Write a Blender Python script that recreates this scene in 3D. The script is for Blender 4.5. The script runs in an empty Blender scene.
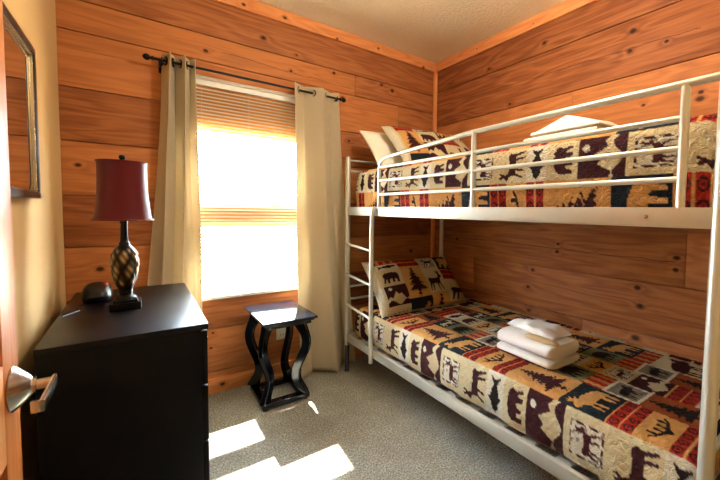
import bpy, bmesh, math, random
import numpy as np
from mathutils import Vector, Matrix
R = math.radians; PI = math.pi
scene = bpy.context.scene; COL = scene.collection
random.seed(4); RNG = np.random.default_rng(7)
H = 2.44; W = 2.405; YF = -2.36           # room: x -W..0, y YF..0

# ------------------------------------------------------------------ materials
def srgb(r, g, b):
    f = lambda c: ((c/255)/12.92 if c/255 <= .04045 else (((c/255)+.055)/1.055)**2.4)
    return (f(r), f(g), f(b), 1)
class NT:
    def __init__(s, name):
        s.m = bpy.data.materials.new(name); s.m.use_nodes = True; s.t = s.m.node_tree
        s.t.nodes.clear(); s.out = s.n('ShaderNodeOutputMaterial')
    def n(s, ty, **kw):
        o = s.t.nodes.new(ty)
        for k, v in kw.items(): setattr(o, k, v)
        return o
    def l(s, a, b): s.t.links.new(a, b)
    def setin(s, node, i, v):
        if hasattr(v, 'links') or hasattr(v, 'is_output'): s.l(v, node.inputs[i])
        else: node.inputs[i].default_value = v
    def math(s, op, a, b=0.0, c=0.0, clamp=False):
        o = s.n('ShaderNodeMath', operation=op, use_clamp=clamp)
        s.setin(o, 0, a); s.setin(o, 1, b)
        if op in ('SMOOTH_MIN', 'MULTIPLY_ADD', 'COMPARE'): s.setin(o, 2, c)
        return o.outputs[0]
    def vmath(s, op, a, b=(0, 0, 0)):
        o = s.n('ShaderNodeVectorMath', operation=op); s.setin(o, 0, a); s.setin(o, 1, b)
        return o
    def noise(s, vec, scale, detail=2, rough=.5, dist=0):
        o = s.n('ShaderNodeTexNoise'); s.l(vec, o.inputs['Vector'])
        o.inputs['Scale'].default_value = scale; o.inputs['Detail'].default_value = detail
        o.inputs['Roughness'].default_value = rough; o.inputs['Distortion'].default_value = dist
        return o.outputs['Fac']
    def ramp(s, fac, stops):
        o = s.n('ShaderNodeValToRGB'); s.l(fac, o.inputs[0]); e = o.color_ramp.elements
        while len(e) < len(stops): e.new(.5)
        for i, (p, c) in enumerate(stops): e[i].position = p; e[i].color = c
        return o.outputs[0]
    def mix(s, fac, a, b, bt='MIX'):
        o = s.n('ShaderNodeMix', data_type='RGBA', blend_type=bt)
        s.setin(o, 0, fac); s.setin(o, 6, a); s.setin(o, 7, b); return o.outputs[2]
    def coord(s): return s.n('ShaderNodeTexCoord').outputs['Object']
    def bump(s, h, strength, dist=.002):
        o = s.n('ShaderNodeBump'); s.l(h, o.inputs['Height'])
        o.inputs['Strength'].default_value = strength; o.inputs['Distance'].default_value = dist
        return o.outputs[0]
    def bsdf(s, color, rough=.5, metal=0., spec=.5, normal=None, **kw):
        o = s.n('ShaderNodeBsdfPrincipled'); s.setin(o, 'Base Color', color); s.setin(o, 'Roughness', rough)
        s.setin(o, 'Metallic', metal); s.setin(o, 'Specular IOR Level', spec)
        if normal is not None: s.l(normal, o.inputs['Normal'])
        for k, v in kw.items(): s.setin(o, k, v)
        s.l(o.outputs[0], s.out.inputs[0]); return o

def simple(name, col, rough=.5, metal=0., spec=.5, var=.12, nscale=30, bstr=.1, bdist=.001, **kw):
    t = NT(name); v = t.noise(t.coord(), nscale, 3)
    c2 = tuple(c*(1-var) for c in col[:3])+(1,)
    t.bsdf(t.mix(v, col, c2), rough, metal, spec, t.bump(v, bstr, bdist), **kw); return t.m

def wood(name, axis, light, dark, knots=(), knot_r=.014, cracks=(), rough=.58, other='z', gscale=1.0):
    """pine boards; axis = grain direction, the across direction is `other`; per board tint from attribute pid"""
    t = NT(name); co = t.coord(); sep = t.n('ShaderNodeSeparateXYZ'); t.l(co, sep.inputs[0])
    ax = {'x': 0, 'y': 1, 'z': 2}
    A = sep.outputs[ax[axis]]; B = sep.outputs[ax[other]]
    Cn = sep.outputs[({0, 1, 2}-{ax[axis], ax[other]}).pop()]
    at = t.n('ShaderNodeAttribute', attribute_name='pid'); asep = t.n('ShaderNodeSeparateColor'); t.l(at.outputs['Color'], asep.inputs[0])
    pr, pg = asep.outputs[0], asep.outputs[1]
    dmin = None
    for (ka, kb, kr) in knots:
        da = t.math('MULTIPLY', t.math('SUBTRACT', A, ka), .75/kr); db = t.math('MULTIPLY', t.math('SUBTRACT', B, kb), 1/kr)
        d = t.math('SQRT', t.math('ADD', t.math('MULTIPLY', da, da), t.math('MULTIPLY', db, db)))
        dmin = d if dmin is None else t.math('MINIMUM', dmin, d)
    cv = t.n('ShaderNodeCombineXYZ')
    t.l(t.math('ADD', t.math('MULTIPLY', A, 1.1*gscale), t.math('MULTIPLY', pr, 37.)), cv.inputs[0])
    t.l(t.math('MULTIPLY', B, 9*gscale), cv.inputs[1]); t.l(t.math('ADD', t.math('MULTIPLY', Cn, 9.), t.math('MULTIPLY', pg, 19.)), cv.inputs[2])
    n1 = t.noise(cv.outputs[0], 1.0, 2, .5, .25)
    if dmin is not None:
        w = t.math('POWER', 2.718, t.math('MULTIPLY', dmin, -.8)); n1 = t.math('ADD', n1, t.math('MULTIPLY', w, .28))
    rings = t.math('MULTIPLY_ADD', t.math('SINE', t.math('MULTIPLY', n1, 44.)), .5, .5)
    cv2 = t.n('ShaderNodeCombineXYZ')
    t.l(t.math('MULTIPLY', A, 4.), cv2.inputs[0]); t.l(t.math('MULTIPLY', B, 75.), cv2.inputs[1]); t.l(t.math('MULTIPLY', Cn, 75.), cv2.inputs[2])
    fine = t.noise(cv2.outputs[0], 1.0, 3, .6)
    g = t.math('ADD', t.math('MULTIPLY', rings, .24), t.math('MULTIPLY', fine, .75))
    g = t.math('ADD', g, t.math('MULTIPLY', t.math('SUBTRACT', pg, .5), .6))
    c = t.ramp(g, [(.15, light), (.95, dark)])
    c = t.mix(t.math('MULTIPLY', t.noise(cv.outputs[0], .6, 2), .22), c, dark)
    h = g
    if dmin is not None:
        core = t.ramp(dmin, [(.0, (1, 1, 1, 1)), (.75, (.9, .9, .9, 1)), (1.1, (.35, .35, .35, 1)), (2.2, (0, 0, 0, 1))])
        # ramps clamp above 1: scale distances down first
        core = t.ramp(t.math('MULTIPLY', dmin, .4), [(.0, (1, 1, 1, 1)), (.22, (.85, .85, .85, 1)), (.36, (.22, .22, .22, 1)), (.6, (0, 0, 0, 1))])
        c = t.mix(core, c, (dark[0]*.12, dark[1]*.10, dark[2]*.12, 1))
    for (a0, a1, b0, slope, wd) in cracks:
        line = t.math('MULTIPLY_ADD', t.math('SUBTRACT', A, a0), slope, b0)
        wob = t.math('MULTIPLY', t.math('SUBTRACT', t.noise(co, 7, 3, .6), .5), .035)
        dd = t.math('ABSOLUTE', t.math('SUBTRACT', t.math('ADD', B, wob), line))
        inside = t.math('MULTIPLY', t.math('GREATER_THAN', A, min(a0, a1)), t.math('LESS_THAN', A, max(a0, a1)))
        msk = t.math('MULTIPLY', t.math('LESS_THAN', dd, wd), inside)
        c = t.mix(t.math('MULTIPLY', msk, .85), c, (dark[0]*.1, dark[1]*.08, dark[2]*.08, 1))
    t.bsdf(c, rough, 0, .15, t.bump(h, .25, .0006)); return t.m

LIGHT = srgb(193, 124, 72); DARK = srgb(118, 64, 35)
kb = [(-1.779, 2.063, .014), (-2.273, .818, .016), (-2.344, 1.348, .012), (-.564, 2.137, .013), (-.463, 2.114, .017), (-.694, 1.72, .022), (-.848, 1.661, .012),
      (-.901, 1.968, .014), (-1.456, 2.233, .015), (-1.281, 2.069, .010), (-.971, 2.131, .013), (-1.244, 2.184, .008), (-1.774, .287, .008), (-1.762, .378, .008), (-.25, .8, .016)]
kr_ = [(-1.073, 2.246, .013), (-.61, 2.219, .012), (-1.604, 2.12, .019), (-1.762, 2.011, .010), (-1.593, 2.02, .013), (-.813, 1.915, .011), (-1.353, 1.764, .010),
      (-1.671, 1.717, .009), (-1.911, 1.693, .017), (-1.913, 1.724, .012), (-1.214, .9, .013), (-1.219, .949, .011), (-1.852, .932, .015), (-1.851, .872, .013),
      (-1.684, .753, .017), (-1.701, .657, .017), (-1.009, .635, .014), (-1.041, .757, .012), (-1.02, .477, .013), (-.308, .915, .013), (-1.686, .479, .02)]
M = {}
M['wall_back'] = wood('pine_planks_back', 'x', LIGHT, DARK, kb, cracks=[(-1.7, -.83, 2.075, -.03, .0012)])
M['wall_right'] = wood('pine_planks_right', 'y', LIGHT, DARK, kr_, cracks=[(-1.85, -.5, .905, .022, .0016), (-1.9, -.03, 2.025, .02, .0013), (-1.1, -.2, 2.14, -.01, .0009)])
M['trim_x'] = wood('pine_trim_back', 'x', srgb(232, 165, 105), srgb(196, 112, 58), [(-1.575, 2.389, .012), (-1.326, 2.393, .014), (-.956, 2.37, .01), (-.611, 2.40, .01), (-.159, 2.37, .012)])
M['base_x'] = wood('pine_baseboard_back', 'x', srgb(232, 165, 105), srgb(196, 112, 58), [(-1.716, .05, .014)])
M['trim_y'] = wood('pine_trim_right', 'y', srgb(232, 165, 105), srgb(196, 112, 58), [(-.5, 2.4, .006), (-1.0, 2.39, .005)])
M['trim_z'] = wood('pine_trim_corner', 'z', srgb(232, 165, 105), srgb(200, 120, 65), other='x')
M['door'] = wood('pine_door', 'z', srgb(214, 148, 88), srgb(178, 104, 52), other='y', rough=.35)
M['outside_wood'] = wood('window_wood', 'x', srgb(240, 178, 104), srgb(222, 150, 80))
M['paint'] = simple('tan_wall_paint', srgb(202, 168, 116), .75, spec=.15, var=.04, nscale=200, bstr=.1)
def mk_ceiling():
    t = NT('textured_ceiling'); n = t.noise(t.coord(), 55, 4, .6)
    t.bsdf(t.mix(n, srgb(246, 234, 204), srgb(228, 214, 180)), .8, 0, .2, t.bump(n, .9, .008)); return t.m
M['ceiling'] = mk_ceiling()
def mk_carpet():
    t = NT('speckled_carpet'); co = t.coord(); n = t.noise(co, 120, 5, .85); n2 = t.noise(co, 9, 3, .6)
    c = t.ramp(n, [(.38, srgb(74, 74, 66)), (.5, srgb(172, 172, 162)), (.60, srgb(236, 234, 222))])
    c = t.mix(t.math('MULTIPLY', n2, .75), c, srgb(122, 117, 98))
    t.bsdf(c, .95, 0, .1, t.bump(n, .9, .01)); return t.m
M['carpet'] = mk_carpet()
M['black'] = simple('black_lacquer', srgb(8, 8, 11), .34, 0, .25, .3, 12, .03)
M['black_side'] = simple('black_dresser_side', srgb(5, 5, 7), .6, 0, .15, .3, 12, .03)
M['stand'] = simple('black_gloss_stand', srgb(14, 20, 30), .1, 0, .7, .3, 12, .02)
M['bed_metal'] = simple('champagne_metal', srgb(200, 202, 192), .36, .5, .5, .06, 40, .03)
M['bed_dark'] = simple('grey_foot_sleeve', srgb(70, 74, 80), .4, .4, .5, .06, 40, .03)
M['nickel'] = simple('brushed_nickel', srgb(196, 192, 184), .24, 1., .5, .08, 60, .03)
M['rod'] = simple('black_iron', srgb(20, 18, 18), .35, .6, .5, .2, 60, .03)
M['grommet'] = simple('dark_grommet', srgb(50, 46, 44), .25, .9)
M['plastic'] = simple('black_plastic', srgb(14, 14, 16), .35)
M['redled'] = simple('red_plastic', srgb(190, 40, 30), .3)
M['white_pl'] = simple('white_vinyl', srgb(238, 236, 228), .4, var=.03)
M['outlet'] = simple('ivory_plastic', srgb(216, 214, 190), .4, var=.03)
M['slot'] = simple('outlet_slots', srgb(30, 28, 25), .6)
M['dark_wood'] = simple('dark_mirror_frame', srgb(46, 24, 16), .35, var=.4, nscale=20)
M['champagne_edge'] = simple('champagne_edge', srgb(215, 200, 165), .25, .8)
M['mattress'] = simple('mattress_ticking', srgb(205, 200, 188), .9)
M['towel'] = simple('white_terry', srgb(240, 234, 224), .95, 0, .1, .06, 350, .8, .003, **{'Sheen Weight': .3})
M['fold_tan'] = simple('fold_shade_tan', srgb(214, 184, 138), .95, 0, .1, .08, 350, .8, .003)  # tan of the shaded towel fold, put into the colour
M['pillow_white'] = simple('white_pillowcase', srgb(228, 222, 205), .9, 0, .1, .05, 12, .3, .004)
M['concrete'] = simple('pale_gravel', srgb(214, 208, 196), .9)
M['bulb'] = NT('lamp_glass'); 
_t = M['bulb']; _e = _t.n('ShaderNodeEmission'); _e.inputs[0].default_value = (1, .86, .68, 1); _e.inputs[1].default_value = 4.5; _t.l(_e.outputs[0], _t.out.inputs[0]); M['bulb'] = _t.m
def mk_glass():
    t = NT('window_glass'); tr = t.n('ShaderNodeBsdfTransparent'); gl = t.n('ShaderNodeBsdfGlossy'); gl.inputs['Roughness'].default_value = .02
    mx = t.n('ShaderNodeMixShader'); mx.inputs[0].default_value = .05
    t.l(tr.outputs[0], mx.inputs[1]); t.l(gl.outputs[0], mx.inputs[2]); t.l(mx.outputs[0], t.out.inputs[0]); return t.m
M['glass'] = mk_glass()
def mk_mirror():
    t = NT('mirror_glass'); n = t.noise(t.coord(), 3, 1)
    t.bsdf(t.mix(n, (.86, .87, .86, 1), (.82, .83, .82, 1)), .015, 1.); return t.m
M['mirror'] = mk_mirror()
def translucent(name, col, col2, tf, rough, nscale=300, weave=False, axis=2):
    t = NT(name); co = t.coord(); n = t.noise(co, nscale, 2)
    c = t.mix(n, col, col2); b = t.bump(n, .3, .001)
    d = t.n('ShaderNodeBsdfPrincipled'); t.l(c, d.inputs['Base Color']); d.inputs['Roughness'].default_value = rough; t.l(b, d.inputs['Normal'])
    d.inputs['Specular IOR Level'].default_value = .2
    tr = t.n('ShaderNodeBsdfTranslucent'); t.l(c, tr.inputs[0]); mx = t.n('ShaderNodeMixShader'); mx.inputs[0].default_value = tf
    t.l(d.outputs[0], mx.inputs[1]); t.l(tr.outputs[0], mx.inputs[2]); t.l(mx.outputs[0], t.out.inputs[0]); return t.m
M['curtain'] = translucent('beige_curtain_linen', srgb(214, 202, 174), srgb(198, 184, 154), .3, .8)
M['slat'] = translucent('white_blind_slats', srgb(245, 240, 228), srgb(238, 232, 218), .35, .45)
M['shade'] = translucent('burgundy_shade_silk', srgb(98, 22, 24), srgb(80, 15, 18), .12, .45)
def mk_bronze():
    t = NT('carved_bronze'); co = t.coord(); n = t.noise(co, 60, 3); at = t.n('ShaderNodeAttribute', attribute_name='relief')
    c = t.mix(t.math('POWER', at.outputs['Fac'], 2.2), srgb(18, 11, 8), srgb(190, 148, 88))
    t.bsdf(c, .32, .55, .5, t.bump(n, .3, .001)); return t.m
M['bronze'] = mk_bronze()
def mk_quilt():
    t = NT('lodge_patchwork_quilt'); co = t.coord(); at = t.n('ShaderNodeAttribute', attribute_name='print')
    n = t.noise(co, 42, 2, .5, 1.2); ridge = t.math('ABSOLUTE', t.math('SUBTRACT', n, .5)); st = t.math('MINIMUM', t.math('MULTIPLY', ridge, 9.), 1.0)
    f = t.noise(co, 400, 2)
    c = t.mix(t.math('MULTIPLY', f, .25), at.outputs['Color'], (.02, .015, .015, 1))
    t.bsdf(c, .9, 0, .15, t.bump(t.math('ADD', st, t.math('MULTIPLY', f, .15)), .75, .006)); return t.m
M['quilt'] = mk_quilt()

# ------------------------------------------------------------------ mesh helpers
class MB:
    """collects shapes, then links them as one mesh object"""
    def __init__(s): s.v = []; s.f = []; s.pid = []
    def add(s, vs, fs, pid=(.5, .5, .5)):
        k = len(s.v); s.v += [tuple(v) for v in vs]; s.f += [tuple(i+k for i in f) for f in fs]; s.pid += [pid]*len(vs); return s
    def box(s, a, b, bev=0, pid=(.5, .5, .5), mat=None):
        bm = bmesh.new(); bmesh.ops.create_cube(bm, size=1)
        c = [(a[i]+b[i])/2 for i in range(3)]; d = [abs(b[i]-a[i]) for i in range(3)]
        for v in bm.verts: v.co = Vector([v.co[i]*d[i] for i in range(3)])
        if bev: bmesh.ops.bevel(bm, geom=list(bm.edges), offset=min(bev, min(d)*.45), segments=2, profile=.6, affect='EDGES')
        for v in bm.verts:
            v.co = v.co+Vector(c)
            if mat is not None: v.co = mat @ v.co
        bm.verts.index_update()
        s.add([v.co[:] for v in bm.verts], [[v.index for v in f.verts] for f in bm.faces], pid); bm.free(); return s
    def tube(s, pts, r, n=12, cap=True, flat=1.0):
        pts = [Vector(p) for p in pts]; rs = r if isinstance(r, (list, tuple)) else [r]*len(pts); rings = []; up = None
        for i, p in enumerate(pts):
            t = (pts[min(i+1, len(pts)-1)]-pts[max(i-1, 0)]).normalized()
            if up is None:
                up = Vector((0, 0, 1)) if abs(t.z) < .9 else Vector((1, 0, 0))
            a = (up-t*up.dot(t)).normalized(); up = a; b = t.cross(a)
            rings.append([p+(a*math.cos(2*PI*j/n)+b*math.sin(2*PI*j/n)*flat)*rs[i] for j in range(n)])
        vs = [v for rg in rings for v in rg]; fs = []
        for i in range(len(pts)-1):
            for j in range(n): fs.append((i*n+j, i*n+(j+1) % n, (i+1)*n+(j+1) % n, (i+1)*n+j))
        if cap: fs.append(tuple(reversed(range(n)))); fs.append(tuple((len(pts)-1)*n+j for j in range(n)))
        return s.add(vs, fs)
    def lathe(s, prof, c=(0, 0, 0), n=32, mat=None, square=False):
        vs = []; fs = []
        for (r, z) in prof:
            for j in range(n):
                a = 2*PI*j/n; q = 1
                v = Vector((r*q*math.cos(a), r*q*math.sin(a), z))
                if mat is not None: v = mat @ v
                vs.append(v+Vector(c))
        m = len(prof)
        for i in range(m-1):
            for j in range(n): fs.append((i*n+j, i*n+(j+1) % n, (i+1)*n+(j+1) % n, (i+1)*n+j))
        if prof[0][0] > 1e-5: fs.append(tuple(reversed(range(n))))
        if prof[-1][0] > 1e-5: fs.append(tuple((m-1)*n+j for j in range(n)))
        return s.add(vs, fs)
    def prism(s, poly, origin, u, v, w, th, bev=0):
        """extrude 2D poly (a along u, b along v) by th along w, centred"""
        o = Vector(origin); u = Vector(u); v = Vector(v); w = Vector(w); n = len(poly)
        bm = bmesh.new(); lo = [bm.verts.new(o+u*a+v*b-w*th/2) for a, b in poly]; hi = [bm.verts.new(o+u*a+v*b+w*th/2) for a, b in poly]
        bm.faces.new(lo); bm.faces.new(list(reversed(hi)))
        for i in range(n): bm.faces.new((lo[i], hi[i], hi[(i+1) % n], lo[(i+1) % n]))
        bmesh.ops.recalc_face_normals(bm, faces=bm.faces)
        if bev:
            ed = [e for e in bm.edges if len(e.link_faces) == 2 and e.calc_face_angle(0) > 1.0]
            bmesh.ops.bevel(bm, geom=ed, offset=bev, segments=2, profile=.6, affect='EDGES')
        bm.verts.index_update()
        s.add([x.co[:] for x in bm.verts], [[x.index for x in f.verts] for f in bm.faces]); bm.free(); return s
    def build(s, name, mat, parent=None, smooth=True, origin=None, angle=35):
        me = bpy.data.meshes.new(name); o0 = Vector(origin) if origin else Vector((0, 0, 0))
        me.from_pydata([tuple(Vector(v)-o0) for v in s.v], [], s.f); me.materials.append(mat)
        bm = bmesh.new(); bm.from_mesh(me); bmesh.ops.recalc_face_normals(bm, faces=bm.faces); bm.to_mesh(me); bm.free()
        at = me.attributes.new('pid', 'FLOAT_COLOR', 'POINT')
        for i, p in enumerate(s.pid): at.data[i].color = (*p, 1)
        if smooth: me.shade_smooth(); me.set_sharp_from_angle(angle=R(angle))
        o = bpy.data.objects.new(name, me); COL.objects.link(o); o.location = o0
        if parent is not None:
            o.parent = parent; w = Vector((0, 0, 0)); p = parent
            while p is not None: w += p.location; p = p.parent
            o.location = o0-w
        return o
def thing(name, loc, label, cat, group=None):
    o = bpy.data.objects.new(name, None); o.empty_display_size = .1; COL.objects.link(o); o.location = loc
    return tag(o, label, cat, group)
def tag(o, label, cat, group=None):
    o['label'] = label; o['category'] = cat
    if group: o['group'] = group
    return o
def struct(o): o['kind'] = 'structure'; return o
def rnd(): return (random.random(), random.random(), random.random())

# ------------------------------------------------------------------ room shell
WX0, WX1, WZ0, WZ1 = -1.90, -1.185, .60, 1.915        # window opening
PT = .02                                            # plank thickness
def plank_wall(name, axis, seams, ext, mat, hole=None, butts=()):
    mb = MB(); zs = [0]+seams+[H]; g = .0024
    for i in range(len(zs)-1):
        z0, z1 = zs[i]+g, zs[i+1]-g
        cuts = [ext[0], ext[1]]
        for (bz, bp_) in butts:
            if z0 < bz < z1: cuts.append(bp_)
        cuts = sorted(cuts)
        segs = [(cuts[k]+(.0008 if k else 0), cuts[k+1]-(.0008 if k+2 < len(cuts) else 0)) for k in range(len(cuts)-1)]
        for (s0, s1) in segs:
            pid = rnd(); pieces = [(s0, s1, z0, z1)]
            if hole:
                hx0, hx1, hz0, hz1 = hole; out = []
                for (a, b, c, d) in pieces:
                    if d <= hz0 or c >= hz1: out.append((a, b, c, d)); continue
                    if c < hz0: out.append((a, b, c, hz0)); c2 = hz0
                    else: c2 = c
                    if d > hz1: out.append((a, b, hz1, d)); d2 = hz1
                    else: d2 = d
                    out.append((a, min(b, hx0), c2, d2)); out.append((max(a, hx1), b, c2, d2))
                pieces = out
            for (a, b, c, d) in pieces:
                if b-a < .002 or d-c < .002: continue
                if axis == 'x': mb.box((a, 0, c), (b, PT, d), .0025, pid)
                else: mb.box((0, a, c), (PT, b, d), .0025, pid)
    # solid backing
    T0, T1 = PT+.0005, .13
    if axis == 'x':
        hx0, hx1, hz0, hz1 = hole
        for a, b, c, d in ((ext[0], hx0, 0, H), (hx1, ext[1], 0, H), (hx0, hx1, 0, hz0), (hx0, hx1, hz1, H)): mb.box((a, T0, c), (b, T1, d))
    else: mb.box((T0, ext[0], 0), (T1, ext[1], H))
    return struct(mb.build(name, mat))
plank_wall('wall_back', 'x', [.135, .40, .665, .934, 1.196, 1.466, 1.728, 2.003, 2.156], (-W-.1, 0), M['wall_back'], (WX0, WX1, WZ0, WZ1), [(2.08, -.80), (1.9, -.4), (.5, -.6)])
plank_wall('wall_right', 'y', [.24, .51, .787, 1.06, 1.335, 1.61, 1.887, 2.185], (YF-.15, .13), M['wall_right'], None, [(1.75, -1.275), (.92, -1.89), (.35, -1.393), (2.0, -2.2), (.6, -.5)])
struct(MB().box((-W-.12, YF-.14, 0), (-W, .02, H)).build('wall_left', M['paint']))
DX0, DX1 = -2.375, -1.46                             # doorway in the front wall
fw = MB().box((-W, YF-.12, 0), (DX0, YF, H)).box((DX1, YF-.12, 0), (.0, YF, H)).box((DX0, YF-.12, 2.06), (DX1, YF, H))
struct(fw.build('wall_front', M['paint']))
struct(MB().box((-3.4, -4.2, -.06), (.13, .13, 0)).build('floor', M['carpet']))
struct(MB().box((-3.4, -4.2, H), (.13, .13, H+.08)).build('ceiling', M['ceiling']))
struct(MB().box((-3.4, -4.2, 0), (.13, -4.1, H)).build('wall_hall_back', M['paint']))
struct(MB().box((-3.4, -4.1, 0), (-3.3, YF-.12, H)).build('wall_hall_left', M['paint']))
struct(MB().box((0, -4.1, 0), (.13, YF-.16, H)).build('wall_hall_right', M['paint']))
struct(MB().box((-3.3, YF-.16, 0), (-W-.125, YF-.12, H)).build('wall_hall_front', M['paint']))
struct(MB().box((-W, -.02, H-.078), (-.02, 0, H), .004).build('trim_1', M['trim_x']))
struct(MB().box((-.02, YF, H-.078), (0, 0, H), .004).build('trim_2', M['trim_y']))
struct(MB().box((-.034, -.028, .0), (-.004, -.004, H-.079), .003).build('trim_3', M['trim_z']))
struct(MB().box((-W, -.014, 0), (-.035, 0, .094), .003).build('baseboard_back', M['base_x']))
struct(MB().box((-.014, YF, 0), (0, -.03, .094), .003).build('baseboard_right', M['trim_y']))
struct(MB().box((-60, .5, -.75), (60, 90, -.7)).build('ground', M['concrete']))

# window: jamb, meeting rail and upper header of pale wood, two panes
wn = MB()
yj0, yj1 = -.002, .125
wn.box((WX0, yj0, WZ0), (WX0+.014, yj1, WZ1)).box((WX1-.014, yj0, WZ0), (WX1, yj1, WZ1)).box((WX0, yj0, WZ1-.014), (WX1, yj1, WZ1))
wo = struct(wn.build('window_1', M['white_pl']))
MB().box((WX0, -.016, WZ0-.014), (WX1, .125, WZ0+.006), .004).build('window_sill', M['white_pl'], wo)
MB().box((WX0+.014, .048, 1.028), (WX1-.014, .085, 1.195), .006).build('meeting_rail', M['outside_wood'], wo)
MB().box((WX0+.014, .050, 1.61), (WX1-.014, .064, WZ1-.014), .006).build('header_board', M['outside_wood'], wo)
MB().box((WX0+.014, .066, WZ0+.006), (WX1-.014, .070, 1.028)).build('pane', M['glass'], wo)
MB().box((WX0+.014, .066, 1.195), (WX1-.014, .070, WZ1-.014)).build('pane', M['glass'], wo)

# blind
bx0, bx1 = WX0+.018, WX1-.018; by = .03
bl = thing('mini_blind', ((bx0+bx1)/2, by, WZ0), 'white horizontal mini blind hanging lowered in the bright window', 'window blind')
MB().box((bx0, by-.014, 1.868), (bx1, by+.014, 1.9), .003).build('headrail', M['white_pl'], bl)
sl = MB(); z = WZ0+.04; tilt = R(33); w2 = .0105
while z < 1.862:
    pts = []
    for k in range(4):
        s_ = -1+2*k/3; yy = by+s_*w2*math.cos(tilt); zz = z+s_*w2*math.sin(tilt)+.0012*(1-s_*s_)
        pts.append((yy, zz))
    vs = [(bx0+.004, a, b) for a, b in pts]+[(bx1-.004, a, b) for a, b in pts]+[(bx0+.004, a, b-.0007) for a, b in pts]+[(bx1-.004, a, b-.0007) for a, b in pts]
    fs = []
    for k in range(3): fs += [(k, k+1, k+5, k+4), (8+k, 12+k, 13+k, 9+k)]
    fs += [(0, 4, 12, 8), (3, 11, 15, 7), (0, 8, 9, 1), (1, 9, 10, 2), (2, 10, 11, 3), (4, 5, 13, 12), (5, 6, 14, 13), (6, 7, 15, 14)]
    sl.add(vs, fs); z += .0205
sl.build('slats', M['slat'], bl, smooth=False)
MB().box((bx0, by-.011, WZ0+.008), (bx1, by+.011, WZ0+.024), .003).build('bottom_rail', M['white_pl'], bl)
for cx in (bx0+.08, (bx0+bx1)/2, bx1-.08): MB().tube([(cx, by-.0115, WZ0+.02), (cx, by-.0115, 1.87)], .0009, 6).build('ladder_cord', M['white_pl'], bl)
MB().tube([(bx0+.05, by-.02, 1.87), (bx0+.052, by-.022, 1.25)], .003, 8).build('tilt_wand', M['white_pl'], bl)

# curtain rod
RZ = 1.93; RY = -.085
rd = thing('curtain_rod', (-1.5, RY, RZ), 'thin black curtain rod with round finials above the window', 'curtain rod')
MB().tube([(-2.03, RY, RZ-.004), (-.965, RY, RZ-.004)], .0075, 12).build('rod', M['rod'], rd)
for sx, x in ((-1, -2.03), (1, -.965)):
    prof = [(.0, .0), (.010, .0), (.013, .006), (.008, .011), (.006, .014), (.012, .018), (.017, .027), (.017, .034), (.011, .044), (.0, .049)]
    MB().lathe(prof, (x, RY, RZ-.004), 16, Matrix.Rotation(sx*PI/2, 4, 'Y')).build('finial', M['rod'], rd)
for x in (-1.995, -.99):
    MB().box((x-.008, RY-.004, RZ-.022), (x+.008, -.004, RZ-.012), .002).box((x-.012, -.007, RZ-.05), (x+.012, -.001, RZ+.02), .002)\
        .tube([(x, RY, RZ-.014), (x, RY-.013, RZ-.008), (x, RY-.014, RZ+.006)], .004, 8).build('bracket', M['rod'], rd)

def curtain(name, x0, x1, xb0, xb1, zb, nper, amp, yb, phase, label, keep=1.35):
    nu, nv = 150, 60; top = 1.965; vs = []; fs = []
    for j in range(nv+1):
        t = j/nv; z = top-(top-zb)*t
        for i in range(nu+1):
            u = i/nu; ph = phase+2*PI*nper*u
            a = amp*(1+(keep-1)*t)
            xx = (x0+(x1-x0)*u)*(1-t**1.3)+(xb0+(xb1-xb0)*u)*t**1.3
            y = RY+a*math.sin(ph)*(1-.25*math.sin(ph*.5+1.3)*t)+(yb-RY)*t**1.6
            y += .006*math.sin(9*u+5*t)*t+.004*math.sin(31*u+2*t*3)*t
            xx += .25*a*math.sin(2*ph)*.6+.004*math.sin(7*t+11*u)
            zz = z + (.0 if j else 0)+.004*math.sin(ph*1.0)*(1-t)
            y = min(y, -.024)
            vs.append((xx, y, zz))
    for j in range(nv):
        for i in range(nu): k = j*(nu+1)+i; fs.append((k, k+1, k+nu+2, k+nu+1))
    root = thing(name, ((xb0+xb1)/2, yb, zb), label, 'curtain', 'curtain panels at the window')
    o = MB().add(vs, fs).build('fabric', M['curtain'], root, angle=180)
    md = o.modifiers.new('thick', 'SOLIDIFY'); md.thickness = .0022; md.offset = 0
    # grommets where the cloth crosses the rod
    for k in range(int(nper*2)+1):
        u = (k*PI-phase)/(2*PI*nper)
        if 0.01 < u < .99:
            x = x0+(x1-x0)*u; g = MB(); pts = []
            sgn = 1 if math.cos(phase+2*PI*nper*u) > 0 else -1
            dx = (x1-x0)/(2*PI*nper); dy = amp*sgn; L = math.hypot(dx, dy); tx, ty = dx/L, dy/L
            for q in range(25):
                a = 2*PI*q/24; pts.append((x+tx*math.cos(a)*.021, RY+ty*math.cos(a)*.021, RZ-.004+math.sin(a)*.021))
            g.tube(pts, .0038, 8, cap=False).build('grommet', M['grommet'], root)
    return root
curtain('curtain', -2.0, -1.845, -2.14, -1.818, .02, 2.4, .050, -.052, 1.0, 'left beige curtain panel, hanging behind the black dresser', .22)
curtain('curtain', -1.295, -.97, -1.275, -.850, .012, 1.7, .042, -.135, -1.2, 'right beige curtain panel, hanging between window and bunk bed')

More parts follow.
